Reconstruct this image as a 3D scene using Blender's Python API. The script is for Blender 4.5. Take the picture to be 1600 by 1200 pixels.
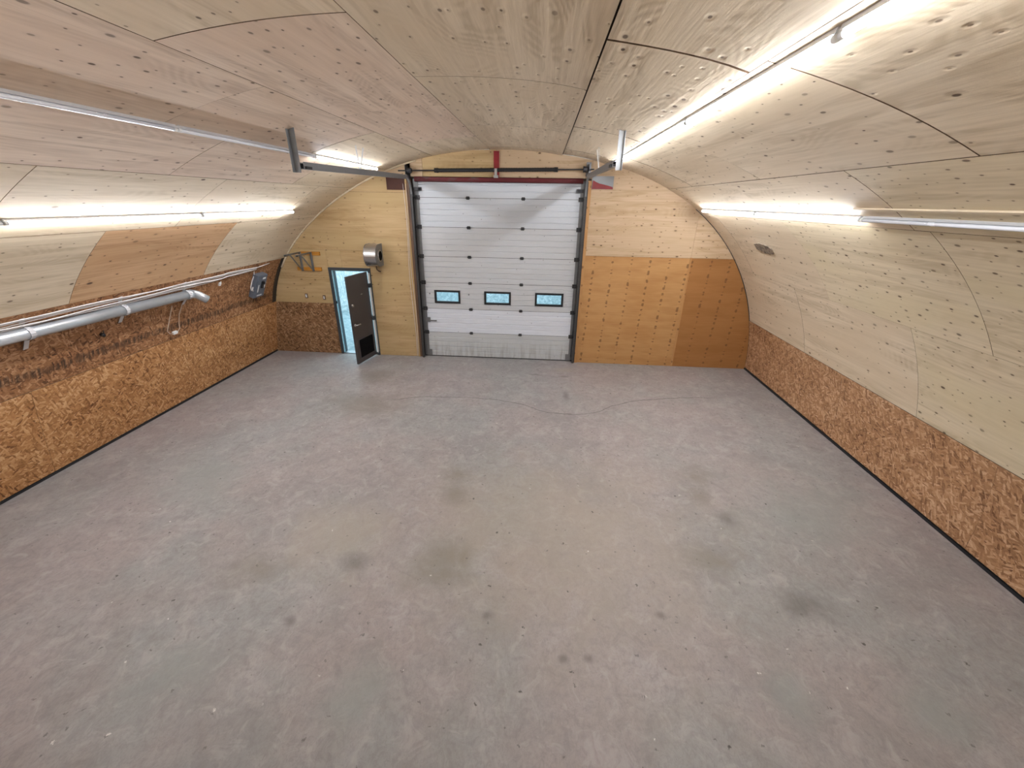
import bpy, bmesh, math, random
from mathutils import Vector, Matrix
random.seed(7)
for o in list(bpy.data.objects): bpy.data.objects.remove(o)
SC = bpy.context.scene; COL = SC.collection

# ---------------------------------------------------------------- camera
cam = bpy.data.cameras.new('camera'); cam.sensor_width = 36; cam.lens = 14.3756
cam.clip_start = 0.05; cam.clip_end = 200
co = bpy.data.objects.new('camera', cam); COL.objects.link(co)
Rr = Vector((0.99723357, 0.072887, 0.01458412)); Ru = Vector((-0.04297957, 0.4053264, 0.91316114)); Rf = Vector((-0.06064625, 0.91126176, -0.40733774))
co.matrix_world = Matrix(((Rr.x, Ru.x, -Rf.x, 0), (Rr.y, Ru.y, -Rf.y, 0), (Rr.z, Ru.z, -Rf.z, 3.605), (0, 0, 0, 1)))
SC.camera = co
# ---------------------------------------------------------------- sky, exposure, lamp strength
W = bpy.data.worlds.new('sky'); SC.world = W; W.use_nodes = True
W.node_tree.nodes['Background'].inputs[0].default_value = (0.62, 0.88, 1.0, 1)
W.node_tree.nodes['Background'].inputs[1].default_value = 3.0
TUBE_STRENGTH = 90.0
TUBE_COLOR = (0.91, 0.945, 1.0)
SC.cycles.max_bounces = 8; SC.cycles.diffuse_bounces = 3; SC.cycles.glossy_bounces = 2; SC.cycles.transmission_bounces = 4
SC.cycles.use_adaptive_sampling = True; SC.cycles.adaptive_threshold = 0.12; SC.cycles.adaptive_min_samples = 16; SC.cycles.caustics_reflective = False; SC.cycles.caustics_refractive = False
vs = SC.view_settings
vs.view_transform = 'Standard'; vs.look = 'None'; vs.exposure = 0.25; vs.gamma = 1.0; vs.use_curve_mapping = False

# ---------------------------------------------------------------- helpers: objects
def link(o, parent=None):
    COL.objects.link(o)
    if parent is not None: o.parent = parent
    return o
def tag(o, label=None, cat=None, group=None, kind=None):
    if label: o['label'] = label
    if cat: o['category'] = cat
    if group: o['group'] = group
    if kind: o['kind'] = kind
    return o
def empty(name, loc=(0, 0, 0)):
    o = bpy.data.objects.new(name, None); o.location = loc; o.empty_display_size = 0.1
    return link(o)
class MB:
    """collects shapes; build() links them as one mesh object (coordinates are world, moved to the parent's space)"""
    def __init__(s): s.v = []; s.f = []; s.sm = []; s.uv = {}
    def add(s, vs_, fs, smooth=False):
        b = len(s.v); s.v += [tuple(p) for p in vs_]
        for f in fs: s.f.append(tuple(i + b for i in f)); s.sm.append(smooth)
        return s
    def box(s, a, b):
        x0, y0, z0 = a; x1, y1, z1 = b
        return s.add([(x0,y0,z0),(x1,y0,z0),(x1,y1,z0),(x0,y1,z0),(x0,y0,z1),(x1,y0,z1),(x1,y1,z1),(x0,y1,z1)],
                     [(0,3,2,1),(4,5,6,7),(0,1,5,4),(1,2,6,5),(2,3,7,6),(3,0,4,7)])
    def obox(s, c, ax, ay, az):
        """oriented box: centre and three half-axis vectors"""
        c, ax, ay, az = Vector(c), Vector(ax), Vector(ay), Vector(az)
        p = [c + i*ax + j*ay + k*az for k in (-1, 1) for i, j in ((-1,-1),(1,-1),(1,1),(-1,1))]
        return s.add(p, [(0,3,2,1),(4,5,6,7),(0,1,5,4),(1,2,6,5),(2,3,7,6),(3,0,4,7)])
    def bar(s, p, q, w, h, up=(0, 0, 1)):
        p, q = Vector(p), Vector(q); d = (q - p); L = d.length; d.normalize()
        sd = d.cross(Vector(up)).normalized(); u = sd.cross(d)
        return s.obox((p + q)/2, d*L/2, sd*w/2, u*h/2)
    def tube(s, pts, r, n=10, caps=True):
        pts = [Vector(p) for p in pts]; m = len(pts); rs = r if isinstance(r, (list, tuple)) else [r]*m
        T = []
        for i in range(m):
            t = (pts[min(i+1, m-1)] - pts[max(i-1, 0)]); T.append(t.normalized())
        ref = Vector((0, 0, 1)) if abs(T[0].z) < 0.9 else Vector((1, 0, 0))
        u = T[0].cross(ref).normalized(); vs_ = []
        for i in range(m):
            u = (u - T[i]*u.dot(T[i])).normalized(); w = T[i].cross(u)
            for k in range(n):
                a = 2*math.pi*k/n; vs_.append(pts[i] + rs[i]*(math.cos(a)*u + math.sin(a)*w))
        fs = [(i*n+k, i*n+(k+1)%n, (i+1)*n+(k+1)%n, (i+1)*n+k) for i in range(m-1) for k in range(n)]
        b = len(s.v); s.add(vs_, fs, True)
        if caps:
            s.f.append(tuple(b + k for k in range(n-1, -1, -1))); s.sm.append(False)
            s.f.append(tuple(b + (m-1)*n + k for k in range(n))); s.sm.append(False)
        return s
    def prism(s, poly, fn0, fn1):
        """poly: 2-D outline; fn0/fn1 map a 2-D point to the two 3-D faces"""
        n = len(poly)
        return s.add([fn0(p) for p in poly] + [fn1(p) for p in poly],
                     [tuple(range(n)), tuple(range(2*n-1, n-1, -1))] + [(i, i+n, (i+1) % n + n, (i+1) % n) for i in range(n)])
    def build(s, name, mat, parent=None, bevel=0, uvf=None):
        me = bpy.data.meshes.new(name); off = Vector(parent.matrix_basis.translation) if parent else Vector()
        p = parent.parent if parent else None
        while p: off += p.matrix_basis.translation; p = p.parent
        me.from_pydata([tuple(Vector(v) - off) for v in s.v], [], s.f); me.materials.append(mat)
        for pl, sm in zip(me.polygons, s.sm): pl.use_smooth = sm
        if uvf:
            uvl = me.uv_layers.new(name='UVMap')
            for lp in me.loops: uvl.data[lp.index].uv = uvf(s.v[lp.vertex_index])
        bm = bmesh.new(); bm.from_mesh(me); bmesh.ops.recalc_face_normals(bm, faces=bm.faces)
        if bevel: bmesh.ops.bevel(bm, geom=list(bm.edges), offset=bevel, segments=2, affect='EDGES', profile=0.6)
        bm.to_mesh(me); bm.free()
        return link(bpy.data.objects.new(name, me), parent)

# ---------------------------------------------------------------- helpers: materials
class NT:
    def __init__(s, name):
        s.m = bpy.data.materials.new(name); s.m.use_nodes = True; s.t = s.m.node_tree
        s.b = s.t.nodes['Principled BSDF']
    def set(s, sock, v):
        if hasattr(v, 'is_output') or isinstance(v, bpy.types.NodeSocket): s.t.links.new(v, sock)
        elif isinstance(v, (tuple, list)) and len(v) == 3 and sock.type == 'RGBA': sock.default_value = (*v, 1)
        else: sock.default_value = v
    def node(s, ty, **kw):
        n = s.t.nodes.new(ty)
        for k, v in kw.items(): setattr(n, k, v)
        return n
    def math(s, op, a, b=0.0, c=None, clamp=False):
        n = s.node('ShaderNodeMath', operation=op, use_clamp=clamp); s.set(n.inputs[0], a); s.set(n.inputs[1], b)
        if c is not None: s.set(n.inputs[2], c)
        return n.outputs[0]
    def vmul(s, v, k):
        n = s.node('ShaderNodeVectorMath', operation='MULTIPLY'); s.set(n.inputs[0], v); n.inputs[1].default_value = k; return n.outputs[0]
    def vadd(s, a, b):
        n = s.node('ShaderNodeVectorMath', operation='ADD'); s.set(n.inputs[0], a); s.set(n.inputs[1], b); return n.outputs[0]
    def rot(s, v, ang):
        n = s.node('ShaderNodeVectorRotate', rotation_type='Z_AXIS'); s.set(n.inputs['Vector'], v); n.inputs['Angle'].default_value = ang; return n.outputs[0]
    def mix(s, f, a, b, bl='MIX'):
        n = s.node('ShaderNodeMix', data_type='RGBA', blend_type=bl, clamp_factor=True)
        s.set(n.inputs[0], f); s.set(n.inputs[6], a); s.set(n.inputs[7], b); return n.outputs[2]
    def ramp(s, f, *st):
        n = s.node('ShaderNodeValToRGB'); s.set(n.inputs[0], f); e = n.color_ramp.elements
        while len(e) < len(st): e.new(0.5)
        for el, (p, c) in zip(e, st): el.position = p; el.color = (c, c, c, 1) if not isinstance(c, tuple) else (*c, 1)
        return n.outputs[0]
    def smooth(s, f, a, b):
        n = s.node('ShaderNodeMapRange', interpolation_type='SMOOTHSTEP'); s.set(n.inputs[0], f); n.inputs[1].default_value = a; n.inputs[2].default_value = b; return n.outputs[0]
    def noise(s, v, sc=1, det=4, ro=0.55, di=0.0, dim='3D'):
        n = s.node('ShaderNodeTexNoise', noise_dimensions=dim); s.set(n.inputs['Vector'], v)
        for k, x in (('Scale', sc), ('Detail', det), ('Roughness', ro), ('Distortion', di)): n.inputs[k].default_value = x
        return n.outputs[0]
    def vor(s, v, sc=1, rnd=1.0, feature='F1'):
        n = s.node('ShaderNodeTexVoronoi', voronoi_dimensions='2D', feature=feature); s.set(n.inputs['Vector'], v)
        n.inputs['Scale'].default_value = sc; n.inputs['Randomness'].default_value = rnd
        return n.outputs
    def sep(s, v):
        n = s.node('ShaderNodeSeparateXYZ'); s.set(n.inputs[0], v); return n.outputs
    def comb(s, x, y, z=0.0):
        n = s.node('ShaderNodeCombineXYZ'); s.set(n.inputs[0], x); s.set(n.inputs[1], y); s.set(n.inputs[2], z); return n.outputs[0]
    def coord(s, which='UV', rand=True):
        v = s.node('ShaderNodeTexCoord').outputs[which]
        if not rand: return v
        r = s.node('ShaderNodeObjectInfo').outputs['Random']
        return s.vadd(v, s.comb(s.math('MULTIPLY', r, 61.0), s.math('MULTIPLY', r, 137.0), 0.0))
    def bump(s, h, strength=0.3, dist=0.01):
        n = s.node('ShaderNodeBump'); s.set(n.inputs['Height'], h); n.inputs['Strength'].default_value = strength; n.inputs['Distance'].default_value = dist
        s.t.links.new(n.outputs[0], s.b.inputs['Normal'])
    def fin(s, col, rough=0.6, metal=0.0, spec=0.4):
        s.set(s.b.inputs['Base Color'], col); s.set(s.b.inputs['Roughness'], rough); s.b.inputs['Metallic'].default_value = metal
        s.b.inputs['Specular IOR Level'].default_value = spec
        return s.m
def plain(name, col, rough=0.5, metal=0.0, var=0.12, scale=6.0, bump=0.0, spec=0.5):
    t = NT(name); P = t.coord('Object'); n = t.noise(P, scale, 5, 0.6)
    d = tuple(c*(1 - var*1.6) for c in col); l = tuple(min(1, c*(1 + var)) for c in col)
    if bump: t.bump(n, bump, 0.01)
    return t.fin(t.mix(n, d, l), t.math('ADD', rough - 0.08, t.math('MULTIPLY', n, 0.16)), metal, spec)
def plywood(name, light, dark, tint, knots=0.55, ksize=1.0, swirl=0.35, tint_amt=0.7, kcol=(0.10, 0.058, 0.032), axis=0, bump=0.35, relief=False):
    t = NT(name); P = t.coord('UV'); D2 = '2D'
    fine = t.noise(t.vmul(P, (1.5, 36, 1)), 1.0, 3, 0.6, 0.0, D2)
    mid = t.noise(t.vmul(P, (0.6, 7, 1)), 1.0, 2, 0.55, 0.5, D2)
    big = t.noise(t.vmul(P, (0.55, 1.5, 1)), 1.0, 1, 0.5, 0.0, D2)
    ring = t.math('MULTIPLY_ADD', t.math('SINE', t.math('MULTIPLY_ADD', big, 150.0, t.math('MULTIPLY', mid, 6.0))), 0.5, 0.5)
    ring = t.math('MULTIPLY', ring, t.smooth(mid, 0.42, 0.62))
    f = t.math('ADD', t.math('MULTIPLY', t.smooth(fine, 0.3, 0.75), 0.45), t.math('MULTIPLY', t.smooth(mid, 0.35, 0.75), 0.5))
    f = t.math('MULTIPLY_ADD', ring, swirl, f)
    c = t.mix(f, light, dark)
    c = t.mix(t.math('MULTIPLY', t.smooth(big, 0.42, 0.66), tint_amt), c, tint)
    # knots: small dark ovals with a faint halo, some cells only
    vo = t.vor(t.vmul(P, (4.4/ksize, 8.5/ksize, 1)), 1.0, 1.0); cr = t.sep(vo['Color'])
    on = t.math('LESS_THAN', cr[0], knots)
    rad = t.math('MULTIPLY_ADD', t.math('POWER', cr[1], 3.0), 0.13, 0.06)
    rel = t.math('DIVIDE', vo['Distance'], rad)
    k = t.math('MULTIPLY', on, t.math('SUBTRACT', 1.0, t.smooth(rel, 0.5, 1.0)))
    halo = t.math('MULTIPLY', on, t.math('SUBTRACT', 1.0, t.smooth(rel, 0.6, 2.6)))
    c = t.mix(t.math('MULTIPLY', halo, 0.35), c, dark)
    c = t.mix(t.math('MULTIPLY', k, t.math('MULTIPLY_ADD', cr[2], 0.5, 0.5)), c, kcol)
    h = t.math('MULTIPLY', fine, 0.5)
    if relief: h = t.math('SUBTRACT', t.math('MULTIPLY_ADD', ring, 0.3, h), t.math('MULTIPLY', halo, 0.9))
    t.bump(h, bump, 0.006)
    return t.fin(c, 0.62, 0, 0.3)
def osb(name, cols, stain=False, fl=1.0):
    t = NT(name); raw = t.coord('UV', False); P = t.coord('UV'); acc = None
    lay = []
    for i, (ang, sx, sy) in enumerate(((0.05, 13, 48), (0.5, 12, 46), (-0.6, 14, 50), (1.2, 15, 48))):
        vo = t.vor(t.vadd(t.vmul(t.rot(P, ang), (sx*fl, sy*fl, 1)), (i*17.3, i*5.1, 0)), 1.0)
        lay.append(t.sep(vo['Color']))
    v = lay[0][0]
    for i, L in enumerate(lay[1:]):
        sel = t.math('GREATER_THAN', L[1], 0.60 + 0.03*i)
        mx = t.node('ShaderNodeMix', data_type='FLOAT'); t.set(mx.inputs[0], sel); t.set(mx.inputs[2], v); t.set(mx.inputs[3], L[0]); v = mx.outputs[0]
    big = t.noise(t.vmul(P, (0.5, 1.1, 1)), 1.6, 2, 0.55, 0, '2D')
    v2 = t.math('ADD', t.math('MULTIPLY_ADD', v, 0.66, 0.02), t.math('MULTIPLY', big, 0.34))
    fine = t.noise(t.vmul(P, (18, 60, 1)), 1.0, 2, 0.6, 0, '2D')
    v2 = t.math('ADD', v2, t.math('MULTIPLY_ADD', fine, 0.3, -0.15))
    c = t.ramp(v2, (0.12, cols[0]), (0.30, cols[1]), (0.62, cols[2]), (0.93, cols[3]))
    if stain:   # a row of dark scorched brush strokes that runs along the wall
        u = t.sep(raw); d = t.math('ABSOLUTE', t.math('SUBTRACT', u[1], t.math('MULTIPLY_ADD', t.noise(t.comb(u[0], 0.0), 1.4, 2), 0.10, 1.475)))
        hgt = t.math('MULTIPLY_ADD', t.noise(t.comb(t.math('MULTIPLY', u[0], 9.0), 3.0), 1.0, 2), 0.13, -0.015)
        strokes = t.smooth(t.noise(t.comb(t.math('MULTIPLY', u[0], 24.0), t.math('MULTIPLY', u[1], 2.0)), 1.0, 3, 0.7), 0.36, 0.6)
        mk = t.math('MULTIPLY', strokes, t.math('SUBTRACT', 1.0, t.smooth(t.math('SUBTRACT', d, hgt), -0.02, 0.03)))
        mk = t.math('MULTIPLY', mk, t.smooth(t.noise(t.comb(u[0], 9.0), 1.1, 2), 0.22, 0.5))
        c = t.mix(t.math('MULTIPLY', mk, 0.85), c, (0.035, 0.022, 0.016))
    t.bump(fine, 0.3, 0.004)
    return t.fin(c, 0.6, 0, 0.3)

MT = {}
MT['ply_beige'] = plywood('plywood_beige', (0.73, 0.610, 0.455), (0.56, 0.445, 0.305), (0.66, 0.53, 0.375), 0.50)
MT['ply_pink'] = plywood('plywood_pinkish', (0.75, 0.605, 0.475), (0.54, 0.405, 0.30), (0.69, 0.525, 0.395), 0.52)
MT['ply_knotty'] = plywood('plywood_knotty', (0.72, 0.605, 0.435), (0.56, 0.45, 0.30), (0.67, 0.56, 0.37), 0.78, 0.85)
MT['ply_ring'] = plywood('plywood_ringed', (0.71, 0.595, 0.445), (0.53, 0.425, 0.295), (0.65, 0.53, 0.38), 0.48, 1.05, 0.6, bump=0.5, relief=True)
MT['ply_tan'] = plywood('plywood_tan', (0.64, 0.41, 0.235), (0.47, 0.275, 0.14), (0.58, 0.355, 0.19), 0.7, 1.2)
MT['ply_gold'] = plywood('plywood_golden', (0.58, 0.412, 0.225), (0.42, 0.285, 0.130), (0.50, 0.36, 0.18), 0.30, 0.8, 0.2)
MT['ply_pale'] = plywood('plywood_pale_knotty', (0.61, 0.450, 0.300), (0.46, 0.32, 0.185), (0.57, 0.42, 0.275), 0.6, 0.9, 0.25)
def plywood_stud(name, light, dark):
    """orange plywood: horizontal veneer bands and near-vertical rows of small tear-outs"""
    t = NT(name); P = t.coord('UV')
    fine = t.noise(t.vmul(P, (2.0, 40, 1)), 1.0, 3, 0.6, 0, '2D')
    band = t.noise(t.vmul(P, (1.2, 4.5, 1)), 1.0, 2, 0.6, 0, '2D')
    c = t.mix(t.math('ADD', t.math('MULTIPLY', t.smooth(fine, .3, .7), 0.35), t.math('MULTIPLY', t.smooth(band, .35, .7), 0.6)), light, dark)
    u = t.sep(P)
    x = t.math('ADD', u[0], t.math('MULTIPLY_ADD', u[1], -0.05, t.math('MULTIPLY', t.noise(t.comb(u[0], u[1]), 2.2, 2), 0.05)))
    col = t.math('FRACT', t.math('MULTIPLY', x, 2.45))
    dx = t.math('ABSOLUTE', t.math('SUBTRACT', col, 0.5))
    ph = t.math('FRACT', t.math('ADD', t.math('MULTIPLY_ADD', u[1], 7.6, t.math('MULTIPLY', band, 2.5)), t.math('MULTIPLY', t.math('FLOOR', t.math('MULTIPLY', x, 2.45)), 0.37)))
    dy = t.math('ABSOLUTE', t.math('SUBTRACT', ph, 0.5))
    r2 = t.math('ADD', t.math('POWER', t.math('MULTIPLY', dx, 13.0), 2.0), t.math('POWER', t.math('MULTIPLY', dy, 4.2), 2.0))
    gate = t.smooth(t.noise(t.vmul(P, (3, 9, 1)), 1.0, 2), 0.36, 0.46)
    k = t.math('MULTIPLY', gate, t.math('SUBTRACT', 1.0, t.smooth(r2, 0.35, 1.1)))
    lt = t.math('SUBTRACT', 1.0, t.smooth(t.math('ABSOLUTE', t.math('SUBTRACT', col, 0.46)), 0.0, 0.03))
    c = t.mix(t.math('MULTIPLY', lt, 0.22), c, tuple(min(1, a*1.35) for a in light))
    c = t.mix(t.math('MULTIPLY', k, 0.72), c, (0.16, 0.075, 0.03))
    t.bump(fine, 0.2, 0.006)
    return t.fin(c, 0.55, 0, 0.35)
MT['ply_orange'] = plywood_stud('plywood_orange', (0.545, 0.305, 0.125), (0.45, 0.225, 0.08))
MT['ply_rust'] = plywood_stud('plywood_deep_orange', (0.400, 0.188, 0.062), (0.344, 0.152, 0.046))
OC = ((0.130, 0.051, 0.019), (0.330, 0.149, 0.054), (0.480, 0.237, 0.092), (0.680, 0.419, 0.223))
OD = ((0.080, 0.033, 0.015), (0.220, 0.098, 0.041), (0.350, 0.167, 0.073), (0.540, 0.316, 0.175))
OE = ((0.070, 0.033, 0.016), (0.190, 0.098, 0.045), (0.300, 0.163, 0.078), (0.500, 0.316, 0.184))
MT['osb'] = osb('osb_honey', OC); MT['osb_dark'] = osb('osb_brown_scorched', OD, True); MT['osb_end'] = osb('osb_brown', OE, False, 0.85)
OF = ((0.150, 0.065, 0.029), (0.330, 0.167, 0.080), (0.460, 0.251, 0.126), (0.680, 0.446, 0.281))
MT['osb_right'] = osb('osb_tan', OF)
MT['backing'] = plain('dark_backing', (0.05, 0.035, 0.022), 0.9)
MT['edge'] = plain('shaded_plywood_edge', (0.13, 0.08, 0.045), 0.9)  # sheet sides coloured dark so the seams between sheets look shaded
MT['lumber'] = plywood('lumber', (0.62, 0.43, 0.22), (0.50, 0.31, 0.13), (0.55, 0.37, 0.17), 0.05)
MT['batten'] = plywood('orange_lumber', (0.58, 0.27, 0.045), (0.45, 0.18, 0.025), (0.5, 0.22, 0.03), 0.1)
MT['steel'] = plain('galvanised_steel', (0.42, 0.44, 0.46), 0.42, 0.85, 0.15, 9)
MT['duct'] = plain('galvanised_duct', (0.72, 0.76, 0.80), 0.32, 0.7, 0.10, 5)
MT['zinc'] = plain('bright_zinc', (0.58, 0.57, 0.58), 0.45, 0.1, 0.1, 9)
MT['darksteel'] = plain('dark_steel', (0.055, 0.055, 0.06), 0.5, 0.6, 0.2, 8)
MT['tracksteel'] = plain('dull_track_steel', (0.085, 0.082, 0.082), 0.5, 0.4, 0.2, 8)
MT['black'] = plain('black_enamel', (0.012, 0.012, 0.014), 0.5)
MT['greymetal'] = plain('grey_track_steel', (0.22, 0.225, 0.235), 0.45, 0.5, 0.15, 8)
MT['stainless'] = plain('brushed_stainless', (0.55, 0.54, 0.54), 0.30, 0.95, 0.08, 4)
MT['doorgrey'] = plain('charcoal_door_paint', (0.060, 0.053, 0.055), 0.42, 0.0, 0.10, 3)
MT['framegrey'] = plain('dark_frame_paint', (0.045, 0.055, 0.065), 0.45, 0.0, 0.1, 3)
MT['white'] = plain('white_plastic', (0.80, 0.81, 0.82), 0.4, 0, 0.04)
MT['cable'] = plain('white_cable_jacket', (0.74, 0.70, 0.68), 0.5, 0, 0.06)
MT['boxgrey'] = plain('grey_box_paint', (0.155, 0.175, 0.215), 0.45, 0.1, 0.12, 6)
MT['alu'] = plain('aluminium_channel', (0.75, 0.77, 0.82), 0.35, 0.5, 0.05)
def redsteel():
    t = NT('red_oxide_steel'); P = t.coord('Object'); n = t.noise(t.vmul(P, (2.2, 1, 5)), 1.0, 5, 0.6)
    c = t.ramp(n, (0.30, (0.075, 0.007, 0.010)), (0.54, (0.125, 0.010, 0.015)), (0.62, (0.10, 0.06, 0.062)), (0.8, (0.13, 0.11, 0.11)))
    return t.fin(c, 0.5, 0.1)
MT['red'] = redsteel()
MT['redstrip'] = plain('red_paint', (0.26, 0.010, 0.016), 0.45, 0, 0.25, 14)
MT['oxide'] = plain('brown_oxide_steel', (0.075, 0.020, 0.011), 0.7, 0.0, 0.3, 4)
def panelmat(name, col, dirt):
    t = NT(name); P = t.coord('Object', False); S = t.sep(P)
    n = t.noise(t.vmul(P, (1.2, 1, 5)), 2.0, 5, 0.6); st = t.noise(t.vmul(P, (9, 1, 1.0)), 1.6, 5, 0.65)
    c = t.mix(t.math('MULTIPLY', t.smooth(n, 0.45, 0.8), 0.25), col, tuple(a*0.82 for a in col))
    sp = t.vor(t.comb(t.math('MULTIPLY', S[0], 5.0), t.math('MULTIPLY', S[2], 5.0)), 1.0); sc = t.sep(sp['Color'])
    spot = t.math('MULTIPLY', t.math('LESS_THAN', sc[0], 0.14), t.math('SUBTRACT', 1.0, t.smooth(sp['Distance'], 0.03, 0.07)))
    c = t.mix(t.math('MULTIPLY', spot, 0.6), c, (0.16, 0.16, 0.17))
    if dirt:   # splash-back dirt: thickest at the floor edge and the left corner, in ragged vertical streaks
        low = t.math('SUBTRACT', 1.0, t.smooth(S[2], 0.05, 0.55))
        lft = t.math('SUBTRACT', 1.0, t.smooth(S[0], -2.75, -1.2))
        dd = t.math('MULTIPLY', t.smooth(st, 0.38, 0.72), t.math('ADD', t.math('MULTIPLY', low, 0.65), t.math('MULTIPLY', t.math('MULTIPLY', low, lft), 0.9)), clamp=True)
        c = t.mix(dd, c, (0.30, 0.29, 0.28))
    return t.fin(c, 0.42, 0, 0.4)
MT['panel'] = panelmat('door_panel_white', (0.64, 0.675, 0.725), False)
MT['panel_warm'] = panelmat('door_panel_greyish', (0.6, 0.615, 0.64), False)
MT['panel_new'] = panelmat('door_panel_bright', (0.75, 0.785, 0.86), False)
MT['panel_dirty'] = panelmat('door_panel_soiled', (0.58, 0.6, 0.615), True)
def glassmat():
    t = NT('clear_glass'); t.b.inputs['Transmission Weight'].default_value = 1.0; t.b.inputs['IOR'].default_value = 1.02
    return t.fin((0.93, 0.98, 1.0), 0.0, 0, 0.3)
MT['glass'] = glassmat()
def tubemat():
    t = NT('lit_tube'); t.b.inputs['Emission Color'].default_value = (*TUBE_COLOR, 1); t.b.inputs['Emission Strength'].default_value = TUBE_STRENGTH
    return t.fin((0.9, 0.9, 0.9), 0.4)
MT['lit'] = tubemat()
MT['unlit'] = plain('unlit_tube_diffuser', (0.78, 0.80, 0.86), 0.25, 0, 0.03)
def snowmat():
    t = NT('snow'); P = t.coord('Object', False); n = t.noise(P, 1.3, 6, 0.65); n2 = t.noise(P, 7.0, 5, 0.7)
    t.bump(t.math('ADD', n, t.math('MULTIPLY', n2, 0.6)), 0.9, 0.12)
    return t.fin(t.mix(t.smooth(n2, 0.35, 0.7), (0.20, 0.27, 0.29), (0.34, 0.39, 0.41)), 0.8, 0, 0.2)
MT['snow'] = snowmat()
def frostmat():
    t = NT('frosted_twigs'); P = t.coord('Object', False); n = t.noise(P, 9.0, 6, 0.7, 0.6); n2 = t.noise(P, 1.2, 3)
    t.bump(n, 1.0, 0.15)
    return t.fin(t.mix(t.math('ADD', t.smooth(n, 0.38, 0.66), t.math('MULTIPLY_ADD', n2, 0.5, -0.3), clamp=True), (0.50, 0.60, 0.63), (0.84, 0.88, 0.89)), 0.85, 0, 0.2)
MT['frost'] = frostmat()

# stains seen on the slab: (x, y, radius_x, radius_y, strength, tone)  tone 0 brown-grey oil, 1 dark, 2 greenish, 3 tan
STAINS = [(-1.07,4.78,.20,.26,.6,0),(-1.05,4.35,.17,.22,.5,0),(2.34,5.05,.22,.27,.6,0),(2.28,4.60,.19,.22,.55,0),(-0.94,3.3,.32,.26,.5,0),(1.97,3.51,.34,.28,.55,0),
          (2.44,4.18,.14,.13,.6,1),(-2.85,2.96,.30,.22,.3,0),(-0.38,2.64,.05,.05,.6,1),(1.28,2.78,.05,.05,.6,1),(-2.2,2.43,.06,.05,.6,1),
          (0.33,2.29,.05,.04,.35,1),(0.55,2.31,.05,.04,.35,1),(-1.3,1.86,.28,.3,.5,2),(2.16,2.14,.25,.25,.4,2),(3.19,2.08,.3,.25,.4,2),(-2.9,1.95,.4,.3,.3,2),(-4.6,4.3,.7,.5,.3,2),
          (0.4,3.9,1.9,1.6,.55,3),(-2.2,3.6,.7,.7,.35,3),(0.6,9.0,.35,.18,.25,3),(1.05,9.38,.12,.10,.6,3),(-0.9,3.05,.3,.2,.3,0),(3.6,4.5,1.0,.8,.25,2),(-3.3,6.8,.8,.5,.3,0),(-3.6,8.2,.5,.4,.3,0),
          (-1.9,3.15,.22,.13,.3,1),(2.75,3.0,.28,.2,.28,1),(0.62,8.6,.14,.05,.55,1),(-.05,8.65,.14,.06,.55,1),(0.6,7.6,.06,.25,.3,1)]
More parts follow.
